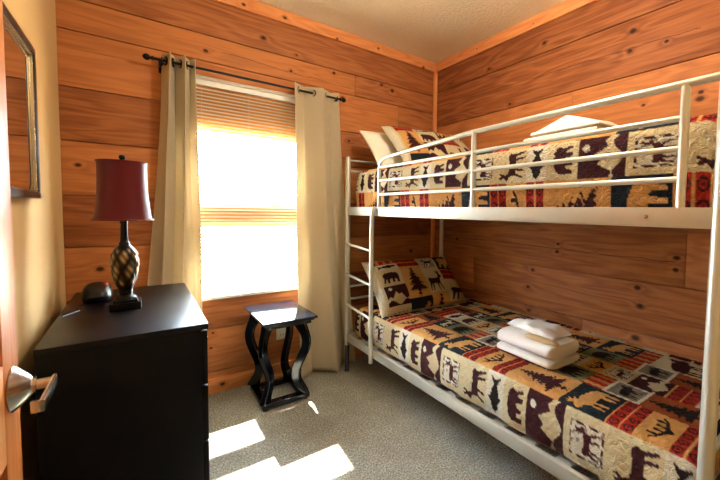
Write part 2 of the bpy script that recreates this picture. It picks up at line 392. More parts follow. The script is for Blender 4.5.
# ------------------------------------------------------------------ door leaf with lever
FX = -2.30; DY1 = -1.43; DY0 = -2.344; DZ = 2.03
dm = MB(); th = .036
st = .095
xb = FX-th
def dbox(y0, y1, z0, z1, x0=xb, x1=FX, bev=.002): dm.box((x0, y0, z0), (x1, y1, z1), bev, rnd())
dbox(DY0, DY0+st, .012, DZ); dbox(DY1-st, DY1, .012, DZ)
mid = (DY0+DY1)/2
for z0, z1 in ((.012, .22), (.68, .86), (1.5, 1.6), (1.93, DZ)): dbox(DY0+st, DY1-st, z0, z1)
dbox(mid-.05, mid+.05, .22, 1.93)
for z0, z1 in ((.22, .68), (.86, 1.5), (1.6, 1.93)):
    for a, b in ((DY0+st, mid-.05), (mid+.05, DY1-st)):
        dbox(a, b, z0, z1, FX-.026, FX-.012, 0); dbox(a+.035, b-.035, z0+.035, z1-.035, FX-.029, FX-.004, .006)
dl = struct(dm.build('door_1', M['door']))
HY, HZ = -1.482, .80
hb = MB().lathe([(.0, 0), (.041, 0), (.042, .003), (.036, .010), (.024, .021), (.015, .027), (.0145, .029), (.0, .029)], (FX+.0002, HY, HZ), 40, Matrix.Rotation(PI/2, 4, 'Y'))
rose = hb.build('handle_rose', M['nickel'], dl)
hs = MB().tube([(FX+.026, HY, HZ), (FX+.033, HY, HZ), (FX+.0335, HY, HZ), (FX+.061, HY, HZ)], [.0145, .0145, .0095, .0095], 24)
hs.box((FX+.053, HY-.112, HZ-.0105), (FX+.061, HY+.0115, HZ+.0115), .004)
hs.box((FX+.043, HY-.1125, HZ-.0098), (FX+.0605, HY-.106, HZ+.0105), .002)
hs.build('lever', M['nickel'], dl)

# ------------------------------------------------------------------ mirror on left wall
MX = -W; my0, my1, mz0, mz1 = -1.30, -.640, 1.168, 1.682
mr = thing('wall_mirror', (MX+.01, (my0+my1)/2, mz0), 'dark framed mirror on the tan left wall above the dresser', 'mirror')
fr = MB(); fw_ = .022
for a, b in (((MX+.001, my0, mz0), (MX+.026, my1, mz0+fw_)), ((MX+.001, my0, mz1-fw_), (MX+.026, my1, mz1)), ((MX+.001, my0, mz0+fw_), (MX+.026, my0+fw_, mz1-fw_)), ((MX+.001, my1-fw_, mz0+fw_), (MX+.026, my1, mz1-fw_))): fr.box(a, b, .004)
fr.build('frame', M['dark_wood'], mr)
ib = MB(); i0, i1, j0, j1 = my0+fw_, my1-fw_, mz0+fw_, mz1-fw_; e = .006
for a, b in (((MX+.012, i0, j0), (MX+.021, i1, j0+e)), ((MX+.012, i0, j1-e), (MX+.021, i1, j1)), ((MX+.012, i0, j0+e), (MX+.021, i0+e, j1-e)), ((MX+.012, i1-e, j0+e), (MX+.021, i1, j1-e))): ib.box(a, b, .002)
ib.build('inner_edge', M['champagne_edge'], mr)
# glass with bevelled border
g0, g1, h0, h1 = i0+e, i1-e, j0+e, j1-e; bw = .022; xm = MX+.014
vs = [(xm-.002, g0, h0), (xm-.002, g1, h0), (xm-.002, g1, h1), (xm-.002, g0, h1), (xm, g0+bw, h0+bw), (xm, g1-bw, h0+bw), (xm, g1-bw, h1-bw), (xm, g0+bw, h1-bw),
      (MX+.004, g0, h0), (MX+.004, g1, h0), (MX+.004, g1, h1), (MX+.004, g0, h1)]
fs = [(4, 5, 6, 7), (0, 1, 5, 4), (1, 2, 6, 5), (2, 3, 7, 6), (3, 0, 4, 7), (8, 11, 10, 9), (0, 8, 9, 1), (1, 9, 10, 2), (2, 10, 11, 3), (3, 11, 8, 0)]
MB().add(vs, fs).build('mirror_glass', M['mirror'], mr, smooth=False)

# ------------------------------------------------------------------ dresser
dx0, dx1, dy0, dy1, dz = -2.353, -1.914, -.992, -.125, .728
dr = thing('dresser', ((dx0+dx1)/2, (dy0+dy1)/2, 0), 'black wooden dresser against the left wall with lamp on top', 'dresser')
body = MB().box((dx0, dy0, .06), (dx1-.022, dy0+.02, dz-.022), .001).box((dx0, dy1-.02, .06), (dx1-.022, dy1, dz-.022), .001)\
    .box((dx0, dy0+.02, .06), (dx0+.01, dy1-.02, dz-.022)).box((dx0+.01, dy0+.02, .06), (dx1-.022, dy1-.02, .08))
body.box((dx0+.02, dy0+.02, .08), (dx1-.05, dy1-.02, dz-.03))
body.build('carcass', M['black_side'], dr)
MB().box((dx0-.002, dy0-.003, dz-.0215), (dx1, dy1+.002, dz), .0025).build('dresser_top', M['black'], dr)
MB().box((dx0+.01, dy0+.003, .0), (dx1-.03, dy1-.003, .0595), .001).build('plinth', M['black_side'], dr)
ym = (dy0+dy1)/2
for (z0, z1) in ((.075, .285), (.292, .495), (.502, .698)):
    for a, b in ((dy0+.004, ym-.003), (ym+.003, dy1-.004)):
        d = MB().box((dx1-.0215, a, z0), (dx1-.003, b, z1), .002).build('drawer', M['black_side'], dr)
        MB().lathe([(.0, 0), (.006, 0), (.006, .010), (.014, .016), (.015, .022), (.010, .027), (0, .028)], (dx1-.003, (a+b)/2, (z0+z1)/2), 16, Matrix.Rotation(PI/2, 4, 'Y')).build('knob', M['nickel'], d)

# ------------------------------------------------------------------ lamp on dresser
lx, ly = -2.156, -.585; LZ = dz+.0005
lp = thing('table_lamp', (lx, ly, LZ), 'table lamp with burgundy shade and carved bronze body on the dresser', 'lamp')
MB().box((lx-.051, ly-.051, LZ), (lx+.051, ly+.051, LZ+.03), .004).box((lx-.04, ly-.04, LZ+.029), (lx+.04, ly+.04, LZ+.04), .004)\
    .lathe([(.036, .039), (.036, .046), (.030, .052), (.022, .056), (.022, .062)], (lx, ly, LZ), 32).build('base', M['rod'], lp)
# carved vase body
prof = [(.020, .060), (.024, .066), (.022, .074), (.026, .085), (.033, .105), (.039, .130), (.0435, .160), (.0455, .185), (.045, .205), (.041, .225), (.033, .243), (.024, .255), (.018, .262), (.019, .268), (.014, .274), (.013, .290)]
nz, na = 130, 120; vs = []; rel = []
pz = [p[1] for p in prof]; prr = [p[0] for p in prof]
for i in range(nz):
    zz = pz[0]+(pz[-1]-pz[0])*i/(nz-1); r0 = float(np.interp(zz, pz, prr))
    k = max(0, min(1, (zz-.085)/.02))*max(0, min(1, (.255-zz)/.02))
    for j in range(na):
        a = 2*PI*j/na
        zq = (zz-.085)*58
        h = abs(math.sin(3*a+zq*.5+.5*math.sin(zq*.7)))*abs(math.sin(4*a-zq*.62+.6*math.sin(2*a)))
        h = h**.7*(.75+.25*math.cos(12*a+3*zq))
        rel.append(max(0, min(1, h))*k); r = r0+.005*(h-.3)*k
        vs.append((lx+r*math.cos(a), ly+r*math.sin(a), LZ+zz))
fs = [(i*na+j, i*na+(j+1) % na, (i+1)*na+(j+1) % na, (i+1)*na+j) for i in range(nz-1) for j in range(na)]
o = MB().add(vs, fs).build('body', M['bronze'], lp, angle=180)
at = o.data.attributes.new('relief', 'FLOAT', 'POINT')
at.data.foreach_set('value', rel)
MB().lathe([(.013, .288), (.0125, .30), (.011, .345), (.014, .35), (.014, .37), (.006, .375), (.0, .376)], (lx, ly, LZ), 20).build('neck', M['rod'], lp)
sz0, sz1 = 1.088-LZ, 1.325-LZ; sp = []
for i in range(15):
    t = i/14; sp.append((.097-.017*t**.55-.004*math.sin(PI*t), sz0+(sz1-sz0)*t))
inner = [(r-.0025, z) for r, z in reversed(sp)]
sh = MB(); prof2 = sp+inner; n = 48
vs = [(lx+r*math.cos(2*PI*j/n), ly+r*math.sin(2*PI*j/n), LZ+z) for r, z in prof2 for j in range(n)]; m = len(prof2)
fs = [(i*n+j, i*n+(j+1) % n, ((i+1) % m)*n+(j+1) % n, ((i+1) % m)*n+j) for i in range(m) for j in range(n)]
so = sh.add(vs, fs).build('lamp_shade', M['shade'], lp)
for zz, rr in ((sz0+.003, .0995), (sz1-.003, .081)):
    pts = [(lx+rr*math.cos(2*PI*q/48), ly+rr*math.sin(2*PI*q/48), LZ+zz) for q in range(49)]
    MB().tube(pts, .0028, 8, cap=False).build('trim_piping', M['shade'], so)
hp = MB()
for a in (0, PI/2, PI, 3*PI/2): hp.tube([(lx, ly, LZ+sz1-.012), (lx+.078*math.cos(a), ly+.078*math.sin(a), LZ+sz1-.006)], .0015, 6)
hp.tube([(lx, ly, LZ+.36), (lx+.035, ly, LZ+.42), (lx+.036, ly, LZ+.52), (lx, ly, LZ+sz1+.0)], .0018, 6).tube([(lx, ly, LZ+.36), (lx-.035, ly, LZ+.42), (lx-.036, ly, LZ+.52), (lx, ly, LZ+sz1+.0)], .0018, 6)
hp.build('harp', M['rod'], lp)
MB().lathe([(.0, -.004), (.010, -.004), (.012, 0), (.006, .004), (.009, .010), (.012, .017), (.009, .025), (.0, .029)], (lx, ly, LZ+sz1), 16).build('finial', M['bronze'], lp)

# ------------------------------------------------------------------ alarm clock
cx, cy = -2.26, -.36
ck = thing('alarm_clock', (cx, cy, LZ), 'small rounded black alarm clock with red button behind the lamp', 'clock')
def superell(c, d, n=2.6, nu=36, nv=18, flatb=True, fn=None):
    vs = []; fs = []
    for i in range(nv+1):
        ph = -PI/2+PI*i/nv
        for j in range(nu):
            th_ = 2*PI*j/nu; sg = lambda x, e: math.copysign(abs(x)**e, x)
            x = sg(math.cos(ph), 2/n)*sg(math.cos(th_), 2/n); y = sg(math.cos(ph), 2/n)*sg(math.sin(th_), 2/n); z = sg(math.sin(ph), 2/n)
            if flatb and z < -.55: z = -.55
            p = (x*d[0], y*d[1], z*d[2]); 
            if fn: p = fn(*p)
            vs.append((c[0]+p[0], c[1]+p[1], c[2]+p[2]))
    for i in range(nv):
        for j in range(nu): fs.append((i*nu+j, i*nu+(j+1) % nu, (i+1)*nu+(j+1) % nu, (i+1)*nu+j))
    return vs, fs
MB().add(*superell((cx, cy, LZ+.026), (.052, .072, .046), fn=lambda x, y, z: (x, y, z+(y*.18 if z > 0 else 0)))).build('case', M['plastic'], ck)
MB().add(*superell((cx+.024, cy+.01, LZ+.068), (.012, .016, .006), flatb=False)).build('red_button', M['redled'], ck)
MB().tube([(cx-.04, cy-.06, LZ+.003), (cx-.055, cy-.12, LZ+.003), (cx-.04, cy-.19, LZ+.003), (cx-.08, cy-.26, LZ+.003)], .0022, 8).build('cord', M['plastic'], ck)

# ------------------------------------------------------------------ plant stand
sx0, sx1, sy0, sy1 = -1.600, -1.303, -.515, -.075; ST = .535
sc = ((sx0+sx1)/2, (sy0+sy1)/2)
sd = thing('side_table', (sc[0], -.25, 0), 'small black side table with curved legs under the window', 'side table')
tp = MB().box((sx0, sy0, ST-.014), (sx1, sy1, ST), .003); tp.box((sx0+.014, sy0+.014, ST-.026), (sx1-.014, sy1-.014, ST-.0135), .004)
tp.box((sx0+.028, sy0+.028, ST-.045), (sx1-.028, sy1-.028, ST-.0255), .002); tp.build('table_top', M['stand'], sd)
bX0, bX1, bY0, bY1 = -1.578, -1.308, -.405, -.105; bt = .04
bs = MB(); bw = .05
bs.box((bX0, bY0, .012), (bX1, bY0+bw, bt), .003).box((bX0, bY1-bw, .012), (bX1, bY1, bt), .003).box((bX0, bY0+bw, .012), (bX0+bw, bY1-bw, bt), .003).box((bX1-bw, bY0+bw, .012), (bX1, bY1-bw, bt), .003)
for a in (bX0+.02, bX1-.02):
    for b in (bY0+.02, bY1-.02): bs.lathe([(.014, 0), (.016, .006), (.014, .013)], (a, b, 0), 16)
bs.build('base_frame', M['stand'], sd)
# leg centre line: (outward offset, z)
key = [(.002, ST-.046), (.020, ST-.08), (.042, ST-.125), (.053, ST-.17), (.047, ST-.22), (.024, ST-.275), (-.002, ST-.33), (-.012, ST-.375), (-.004, ST-.42), (.016, ST-.46), (.030, bt+.001)]
def smooth_curve(P, n=6):
    out = []
    for i in range(len(P)-1):
        p0 = P[max(i-1, 0)]; p1 = P[i]; p2 = P[i+1]; p3 = P[min(i+2, len(P)-1)]
        for k in range(n):
            t = k/n; out.append(tuple(.5*((2*p1[q])+(-p0[q]+p2[q])*t+(2*p0[q]-5*p1[q]+4*p2[q]-p3[q])*t*t+(-p0[q]+3*p1[q]-3*p2[q]+p3[q])*t**3) for q in range(2)))
    out.append(P[-1]); return out
cl = smooth_curve(key); nn = len(cl)
for (ax_, ay_) in ((-1, -1), (1, -1), (-1, 1), (1, 1)):
    top = Vector((sc[0]+ax_*.085, (-.25)+ay_*.115)); dirv = Vector((ax_*.74, ay_*.67)).normalized()
    side = Vector((-dirv.y, dirv.x)); vs = []; fs = []; ht = .016; ch = .003
    for i, (o_, z_) in enumerate(cl):
        a_ = cl[max(i-1, 0)]; b_ = cl[min(i+1, nn-1)]; tx, tz = b_[0]-a_[0], b_[1]-a_[1]; L_ = math.hypot(tx, tz); nx, nz_ = -tz/L_, tx/L_
        if i in (0, nn-1): nx, nz_ = 1.0, 0.0
        t = i/(nn-1); wd = .024+.013*math.exp(-((t-.02)/.10)**2)+.010*math.exp(-((t-1)/.10)**2)
        for (q, e_) in ((1, -1), (1, 1), (-1, 1), (-1, -1)):
            for (dq, de) in (((-ch, 0), (0, -ch)) if (q, e_) in ((1, 1), (-1, -1)) else ((0, -ch), (-ch, 0))):
                w_ = q*(wd+dq); r_ = o_+nx*w_; z2 = min(max(z_+nz_*w_, bt+.0005), ST-.0455)
                vs.append((top.x+dirv.x*r_+side.x*e_*(ht+de), top.y+dirv.y*r_+side.y*e_*(ht+de), z2))
    for i in range(nn-1):
        for k in range(8): fs.append((i*8+k, i*8+(k+1) % 8, (i+1)*8+(k+1) % 8, (i+1)*8+k))
    fs.append(tuple(reversed(range(8)))); fs.append(tuple((nn-1)*8+k for k in range(8)))
    MB().add(vs, fs).build('leg', M['stand'], sd)

# wall outlet
ol = thing('wall_outlet', (-1.35, 0, .25), 'ivory outlet plate on the plank wall behind the side table', 'outlet')
MB().box((-1.385, -.006, .255), (-1.315, -.0005, .37), .002).build('plate', M['outlet'], ol)
for zc in (.287, .338):
    sk = MB().box((-1.364, -.0068, zc-.018), (-1.336, -.0058, zc+.012), .0004).build('socket', M['outlet'], ol)
    for x in (-1.360, -1.343): MB().box((x, -.0074, zc-.006), (x+.003, -.0066, zc+.006)).build('slot', M['slot'], sk)

# ------------------------------------------------------------------ bunk bed
BX = -.9665+.0; yh, yf = -.196, -2.212; pr_ = .0175; xr = -.075
bd = thing('bunk_bed', ((BX+xr)/2, (yh+yf)/2, 0), 'champagne metal bunk bed with ladder along the right plank wall', 'bunk bed')
BM = M['bed_metal']
px_ = BX+.012
for (x, y) in ((px_, yh), (xr, yh), (px_, yf), (xr, yf)):
    p = MB().lathe([(.0, 1.513), (.010, 1.511), (.0165, 1.505), (pr_, 1.498), (pr_, .19), (.0, .19)], (x, y, 0), 24).build('post', BM, bd)
    MB().lathe([(.0, .1895), (.0155, .1895), (.0155, .01), (.018, .008), (.018, .0), (0, 0)], (x, y, 0), 20).build('foot', M['bed_dark'], p)
for z0, z1 in ((.2185, .2725), (1.1095, 1.1645)):
    for x in (px_, xr):
        MB().box((x-.011, yf+pr_*.8, z0), (x+.011, yh-pr_*.8, z1), .004).build('side_rail', BM, bd)
    for y in (yf, yh): MB().box((px_+pr_*.8, y-.009, z0+.006), (xr-pr_*.8, y+.009, z1-.006), .003).build('end_rail', BM, bd)
    s = MB(); 
    for k in range(13):
        y = yh-.12-k*(abs(yf-yh)-.24)/12; s.box((px_+.011, y-.03, z0+.008), (xr-.011, y+.03, z0+.02), .002)
    s.build('slats', BM, bd)
for y in (yh, yf):
    for z in (1.487, 1.415): MB().tube([(px_, y, z), (xr, y, z)], .0085, 12).build('end_bar', BM, bd)
    for z in (.605, .515): MB().tube([(px_, y, z), (xr, y, z)], .0085, 12).build('end_bar', BM, bd)
# guard rail
gx = px_; gys = -.605; gz = 1.4895
gr = MB()
pts = [(gx, gys, 1.165), (gx, gys, 1.39)]
for k in range(1, 8):
    a = PI/2*k/8; pts.append((gx, gys-.055*(1-math.cos(a)), 1.39+.06*math.sin(a)))
gr.tube(pts+[(gx, gys-.08, 1.456), (gx, gys-.3, 1.468), (gx, -1.37, 1.4885), (gx, yf, 1.4905)], .0105, 14)
go = gr.build('guard_rail', BM, bd)
for y in (-1.372, -2.126): MB().tube([(gx, y, 1.162), (gx, y, 1.485)], .0112, 14).build('upright', BM, go)
for z in (1.402, 1.322, 1.240): MB().tube([(gx, gys, z), (gx, -2.126, z)], .0085, 12).build('guard_bar', BM, go)
bg = MB().tube([(xr, yh, 1.487), (xr, yf, 1.487)], .0085, 12).build('rear_guard_rail', BM, bd)
# bolts
for y in (-.78, -1.0, -2.05): MB().lathe([(.0, 0), (.006, 0), (.005, .003), (0, .004)], (px_-.011, y, 1.138), 12, Matrix.Rotation(-PI/2, 4, 'Y')).build('bolt', M['nickel'], bd)
# ladder
ldx = px_-.026; ly_ = -.565
lad = MB(); lad.tube([(px_-.012, ly_-.02, 1.16), (ldx-.002, ly_-.018, 1.145), (ldx-.004, ly_-.01, 1.10), (ldx, ly_, .95), (ldx, ly_, .192)], .0135, 16)
lo = lad.build('ladder_rail', BM, bd)
for z in (.905, .692, .480):
    MB().tube([(ldx, ly_, z-.012), (px_-.012, yh-.004, z+.005)], .008, 12).build('rung', BM, lo)
MB().box((ldx-.004, ly_-.012, .225), (px_-.0115, ly_+.012, .262), .003).build('bracket', BM, lo)

# ------------------------------------------------------------------ quilt print
C_ = dict(cream=srgb(206, 190, 150), tan=srgb(212, 158, 92), maroon=srgb(62, 22, 28), navy=srgb(22, 34, 44), red=srgb(172, 38, 24), black=srgb(30, 20, 20), olive=srgb(120, 118, 84), white=srgb(214, 206, 184), rust=srgb(150, 74, 36), grey=srgb(150, 140, 124))
C_ = {k: np.array(v[:3]) for k, v in C_.items()}
BEAR = [(.05, .62), (.10, .74), (.20, .80), (.24, .86), (.28, .80), (.42, .84), (.60, .82), (.78, .76), (.90, .62), (.92, .40), (.90, .10), (.78, .10), (.76, .34), (.66, .36), (.64, .12), (.54, .12), (.52, .36), (.40, .38), (.36, .10), (.25, .10), (.25, .38), (.18, .34), (.12, .10), (.04, .12), (.10, .46)]
MOOSE = [(.02, .58), (.06, .68), (.14, .72), (.06, .86), (.12, .84), (.14, .94), (.19, .84), (.24, .92), (.25, .80), (.34, .84), (.30, .72), (.46, .76), (.76, .70), (.92, .62), (.95, .44), (.90, .06), (.84, .06), (.83, .34), (.78, .38), (.74, .06), (.68, .06), (.67, .38), (.44, .40), (.42, .06), (.36, .06), (.35, .38), (.30, .36), (.26, .06), (.20, .06), (.24, .44), (.16, .52), (.08, .50)]
DEER = [(.05, .66), (.14, .76), (.10, .92), (.14, .90), (.18, .98), (.20, .82), (.28, .96), (.30, .88), (.24, .74), (.28, .60), (.60, .58), (.84, .62), (.92, .54), (.88, .40), (.95, .04), (.90, .04), (.80, .32), (.74, .34), (.78, .04), (.72, .04), (.66, .34), (.44, .34), (.38, .04), (.33, .04), (.36, .32), (.28, .34), (.16, .06), (.11, .08), (.22, .40), (.18, .58), (.08, .60)]
FISH = [(.5, 1.0), (.68, .88), (.74, .70), (.92, .58), (.76, .54), (.72, .38), (.60, .24), (.84, .02), (.5, .10), (.16, .02), (.40, .24), (.28, .38), (.24, .54), (.08, .58), (.26, .70), (.32, .88)]
TREE = [(.5, .99), (.58, .84), (.54, .85), (.68, .70), (.58, .71), (.76, .55), (.62, .56), (.84, .38), (.66, .40), (.92, .20), (.56, .22), (.56, .04), (.44, .04), (.44, .22), (.08, .20), (.34, .40), (.16, .38), (.38, .56), (.24, .55), (.42, .71), (.32, .70), (.46, .85), (.42, .84)]
MOUNT = [(0, 0), (0, .30), (.14, .44), (.26, .36), (.44, .66), (.56, .50), (.66, .56), (.84, .28), (1, .34), (1, 0)]
ANTLER = [(.48, .05), (.40, .25), (.18, .40), (.06, .66), (.12, .68), (.20, .52), (.22, .82), (.28, .82), (.28, .48), (.38, .40), (.38, .72), (.44, .72), (.46, .35), (.54, .35), (.56, .72), (.62, .72), (.62, .40), (.72, .48), (.72, .82), (.78, .82), (.80, .52), (.88, .68), (.94, .66), (.82, .40), (.60, .25), (.52, .05)]
def inpoly(px, py, poly):
    r = np.zeros(px.shape, bool); j = len(poly)-1
    for i in range(len(poly)):
        xi, yi = poly[i]; xj, yj = poly[j]
        if yi != yj:
            c = ((yi > py) != (yj > py)) & (px < (xj-xi)*(py-yi)/(yj-yi)+xi); r ^= c
        j = i
    return r
def paint(kind, a, b, var=0):
    """a: across 0..1, b: up 0..1 -> colours"""
    n = a.shape[0]; out = np.zeros((n, 3))
    def bg(c): out[:] = C_[c]
    def motif(poly, c, flip=False, m=.08):
        aa = 1-a if flip else a
        out[inpoly((aa-m)/(1-2*m), (b-m)/(1-2*m), poly)] = C_[c]
    wob = .02*np.sin(a*40)+.02*np.sin(b*33)
    if kind == 'bear': bg('cream'); motif(BEAR, 'maroon')
    elif kind == 'bear_tan': bg('olive'); motif(BEAR, 'black', True)
    elif kind == 'moose_navy': bg('navy'); motif(MOOSE, 'tan', True, .03)
    elif kind == 'bear_navy': bg('navy'); motif(BEAR, 'tan', False, .03)
    elif kind == 'moose': bg('cream'); motif(MOOSE, 'maroon', False, .03)
    elif kind == 'deer': bg('cream'); motif(DEER, 'maroon', True, .03)
    elif kind == 'fish': bg('white'); out[inpoly((b-.05)/.9, (a-.06)/.88, FISH)] = C_['black']
    elif kind == 'tree':
        bg('tan'); z = np.sin(b*70)*.06*np.sin(a*30); aa = a+z; out[inpoly(aa, b+.02*np.sin(a*60), TREE)] = C_['maroon']
    elif kind == 'tree_dark': bg('rust'); out[inpoly(a+.04*np.sin(b*60), b, TREE)] = C_['black']
    elif kind == 'mount':
        bg('maroon'); motif(MOUNT, 'cream', False, -.02); 
        out[(b < .16+.1*np.sin(a*9))] = C_['maroon']; out[((a-.25)**2+(b-.82)**2) < .007] = C_['white']
    elif kind == 'portrait':
        bg('cream'); m = (a > .16) & (a < .84) & (b > .14) & (b < .86); out[m] = C_['white']
        edge = m & ((a < .21) | (a > .79) | (b < .18) | (b > .82)) & (np.sin(a*31+b*23) > -.5); out[edge] = C_['maroon']
        m2 = m & ((np.sin(a*24+3*np.sin(b*13))*np.sin(b*19+2*np.cos(a*11))) > .45); out[m2] = C_['grey']
        m3 = m & (inpoly((a-.2)/.6, (b-.2)/.6, DEER)); out[m3] = C_['maroon']*1.3
    elif kind == 'antler': bg('tan'); motif(ANTLER, 'black', False, .04)
    elif kind == 'red':
        bg('red'); k = np.mod(a*4, 1); kk = np.mod(b*2.0, 1)
        d = np.sqrt(((kk-.5)*1.0)**2+((k-.5)*1.05)**2)
        out[(d > .22) & (d < .36)] = C_['maroon']; out[d < .10] = C_['maroon']
        out[(b < .06) | (b > .94) | (np.abs(b-.5) < .03)] = C_['tan']
    elif kind == 'stripe': bg('red'); out[np.abs(np.mod(a*3, 1)-.5) < .18] = C_['tan']; out[(np.abs(np.mod(a*3, 1)-.5) < .08) & (np.sin(b*60) > 0)] = C_['maroon']
    elif kind == 'sketch':
        bg('white'); m = (a > .1) & (a < .9) & (b > .1) & (b < .9); out[m] = C_['grey']*.8; out[inpoly((a-.15)/.7, (b-.12)/.76, MOOSE)] = C_['black']
    elif kind == 'navy_deer': bg('navy'); motif(DEER, 'cream')
    return out
# strips: (width, [(kind, length)...]); elements run along s, upright towards +y (smaller s)
PER = .67
STR = {
 'A': [('deer', .145), ('fish', .09), ('bear', .115), ('mount', .155), ('portrait', .165)],
 'B': [('red', .09), ('antler', .09), ('red', .085), ('tree', .235), ('moose_navy', .17)],
 'C': [('bear_tan', .16), ('stripe', .08), ('sketch', .13), ('tree_dark', .19), ('navy_deer', .11)],
 'D': [('mount', .13), ('red', .10), ('fish', .09), ('bear', .15), ('antler', .09), ('portrait', .11)],
 'E': [('tree', .21), ('moose_navy', .17), ('stripe', .08), ('moose', .21)],
}
STR.update({'PA': [('stripe', .05), ('fish', .05), ('bear', .13), ('mount', .15), ('portrait', .29)],
 'PB': [('red', .10), ('tree', .25), ('moose_navy', .32)],
 'PC': [('portrait', .14), ('deer', .19), ('tree', .34)],
 'PD': [('bear_navy', .15), ('red', .09), ('deer', .17), ('tree', .26)]})
OFF = {'PA': 0, 'PB': 0, 'PC': 0, 'PD': 0, 'A': .62, 'B': .585, 'C': .25, 'D': .52, 'E': .05}
def quilt_color(s, t, seq):
    """s: distance from y=0 towards the foot; t: distance across; seq: [(t_end, strip)]"""
    out = np.zeros((s.shape[0], 3)); out[:] = C_['cream']; t0 = -10 if False else seq[0][0]
    for (ta, tb, st_) in seq:
        m1 = (t >= ta) & (t < tb); el = STR[st_]; u = np.mod(s-OFF[st_], PER); acc = 0
        for (kind, L) in el:
            m = m1 & (u >= acc) & (u < acc+L)
            if m.any(): out[m] = paint(kind, (t[m]-ta)/(tb-ta), 1-(u[m]-acc)/L)
            acc += L
    return out
def set_print(o, cols):
    at = o.data.attributes.new('print', 'FLOAT_COLOR', 'POINT'); arr = np.ones((cols.shape[0], 4), dtype=np.float32); arr[:, :3] = cols
    at.data.foreach_set('color', arr.ravel())

def quilt(name, ztop, zbot, seq, soff, label, res=.0042, seed=0, xl=-.9, xrr=-.04, y0=-.222, y1=-2.19):
    # cross path from wall side to hem, length t measured from the front top edge: negative on top
    r = .045; path = []; xf = xl
    flat = abs(xrr-(xf+r)); n1 = int(flat/res)
    for i in range(n1): x = xrr+(xf+r-xrr)*i/n1; path.append((x, ztop, -(x-(xf+r))-.03))
    na_ = int(r*PI/2/res)
    for i in range(na_): a = PI/2*i/na_; path.append((xf+r-r*math.sin(a), ztop-r+r*math.cos(a), r*a-.03))
    n2 = max(2, int((ztop-r-zbot)/res))
    for i in range(n2+1): path.append((xf-.012*math.sin(PI*i/n2)*.6, ztop-r-(ztop-r-zbot)*i/n2, r*PI/2-.03+(ztop-r-zbot)*i/n2))
    P = np.array(path); P[:n1, 2] *= 1
    # top part: t negative going to the wall
    P[:n1, 2] = -(P[:n1, 0]-(xf+r))-.03
    # along y with drop at both ends
    L = []; re = .04; zd = .10
    e1 = int(zd/res)
    for i in range(e1): L.append((y0, -zd+re+(zd-re)*0, (e1-i)/e1))
    Lp = []
    for i in range(e1): k = 1-i/e1; Lp.append((y0, -re-(zd-re)*k, y0+re*.57+(zd-re)*k))
    nb = int(re*PI/2/res)
    for i in range(nb): a = PI/2*(1-i/nb); Lp.append((y0-re+re*math.sin(a), -re+re*math.cos(a), y0-re+re*a))
    nl = int((abs(y1-y0)-2*re)/res)
    for i in range(nl): y = y0-re-(abs(y1-y0)-2*re)*i/nl; Lp.append((y, 0, y))
    for i in range(nb): a = PI/2*i/nb; Lp.append((y1+re-re*math.sin(a), -re+re*math.cos(a), y1+re-re*a))
    for i in range(e1+1): k = i/e1; Lp.append((y1, -re-(zd-re)*k, y1-re*.57-(zd-re)*k))
    Lp = np.array(Lp); nu, nv = len(P), len(Lp)
    X = np.repeat(P[None, :, 0], nv, 0); Z0 = np.repeat(P[None, :, 1], nv, 0); T = np.repeat(P[None, :, 2], nv, 0)
    Y = np.repeat(Lp[:, 0:1], nu, 1); DZ = np.repeat(Lp[:, 1:2], nu, 1); S = -np.repeat(Lp[:, 2:3], nu, 1)
    hfrac = np.clip((Z0-zbot)/(ztop-zbot), 0, 1); Z = np.maximum(Z0+DZ*hfrac, zbot)
    top = np.clip((Z0-(ztop-.03))/.03, 0, 1)
    rg = np.random.default_rng(seed); bumpv = np.zeros_like(X)
    for k in range(16):
        fx, fy = rg.uniform(6, 26), rg.uniform(5, 22); ph = rg.uniform(0, 6.28, 2); bumpv += np.sin(X*fx+ph[0]+np.sin(Y*4+ph[1]))*np.sin(Y*fy+ph[1])*rg.uniform(.3, 1)/math.sqrt(fx*fy)
    bumpv *= .012
    quiltb = (np.sin(S*2*PI/.028+1.5*np.sin(T*40))*np.sin(T*2*PI/.03+1.3*np.sin(S*37)))*.0016
    Z = Z+(bumpv+quiltb+.006)*top
    X = X-(quiltb+.6*bumpv)*(1-top)
    drape = .004*np.sin(Y*19+1)*(1-hfrac)+.003*np.sin(Y*47)*(1-hfrac); X = X-drape*(1-top)
    X = np.maximum(X, BX+.024+.0) if False else X
    vs = np.stack([X, Y, Z], -1).reshape(-1, 3); idx = np.arange(nu*nv).reshape(nv, nu)
    q = np.stack([idx[:-1, :-1], idx[:-1, 1:], idx[1:, 1:], idx[1:, :-1]], -1).reshape(-1, 4)
    me = bpy.data.meshes.new(name); me.vertices.add(len(vs)); me.vertices.foreach_set('co', (vs-np.array([-.5, -1.2, zbot])).astype(np.float32).ravel())
    me.loops.add(q.size); me.loops.foreach_set('vertex_index', q.astype(np.int32).ravel()); me.polygons.add(len(q))
    me.polygons.foreach_set('loop_start', np.arange(0, q.size, 4, dtype=np.int32)); me.update(calc_edges=True); me.validate()
    me.materials.append(M['quilt']); me.shade_smooth()
    o = bpy.data.objects.new(name, me); COL.objects.link(o); o.location = (-.5, -1.2, zbot)
    set_print(o, quilt_color(S.ravel()+soff, T.ravel(), seq)); return tag(o, label, 'quilt', 'lodge patchwork quilts on the bunks')
# lower: t from -0.9 (wall) .. -0.03 edge .. 0.2 hem
seqL = [(-.98, -.80, 'C'), (-.80, -.63, 'E'), (-.63, -.49, 'D'), (-.49, -.36, 'C'), (-.36, -.19, 'A'), (-.19, .015, 'B'), (.015, .19, 'A'), (.19, .5, 'E')]
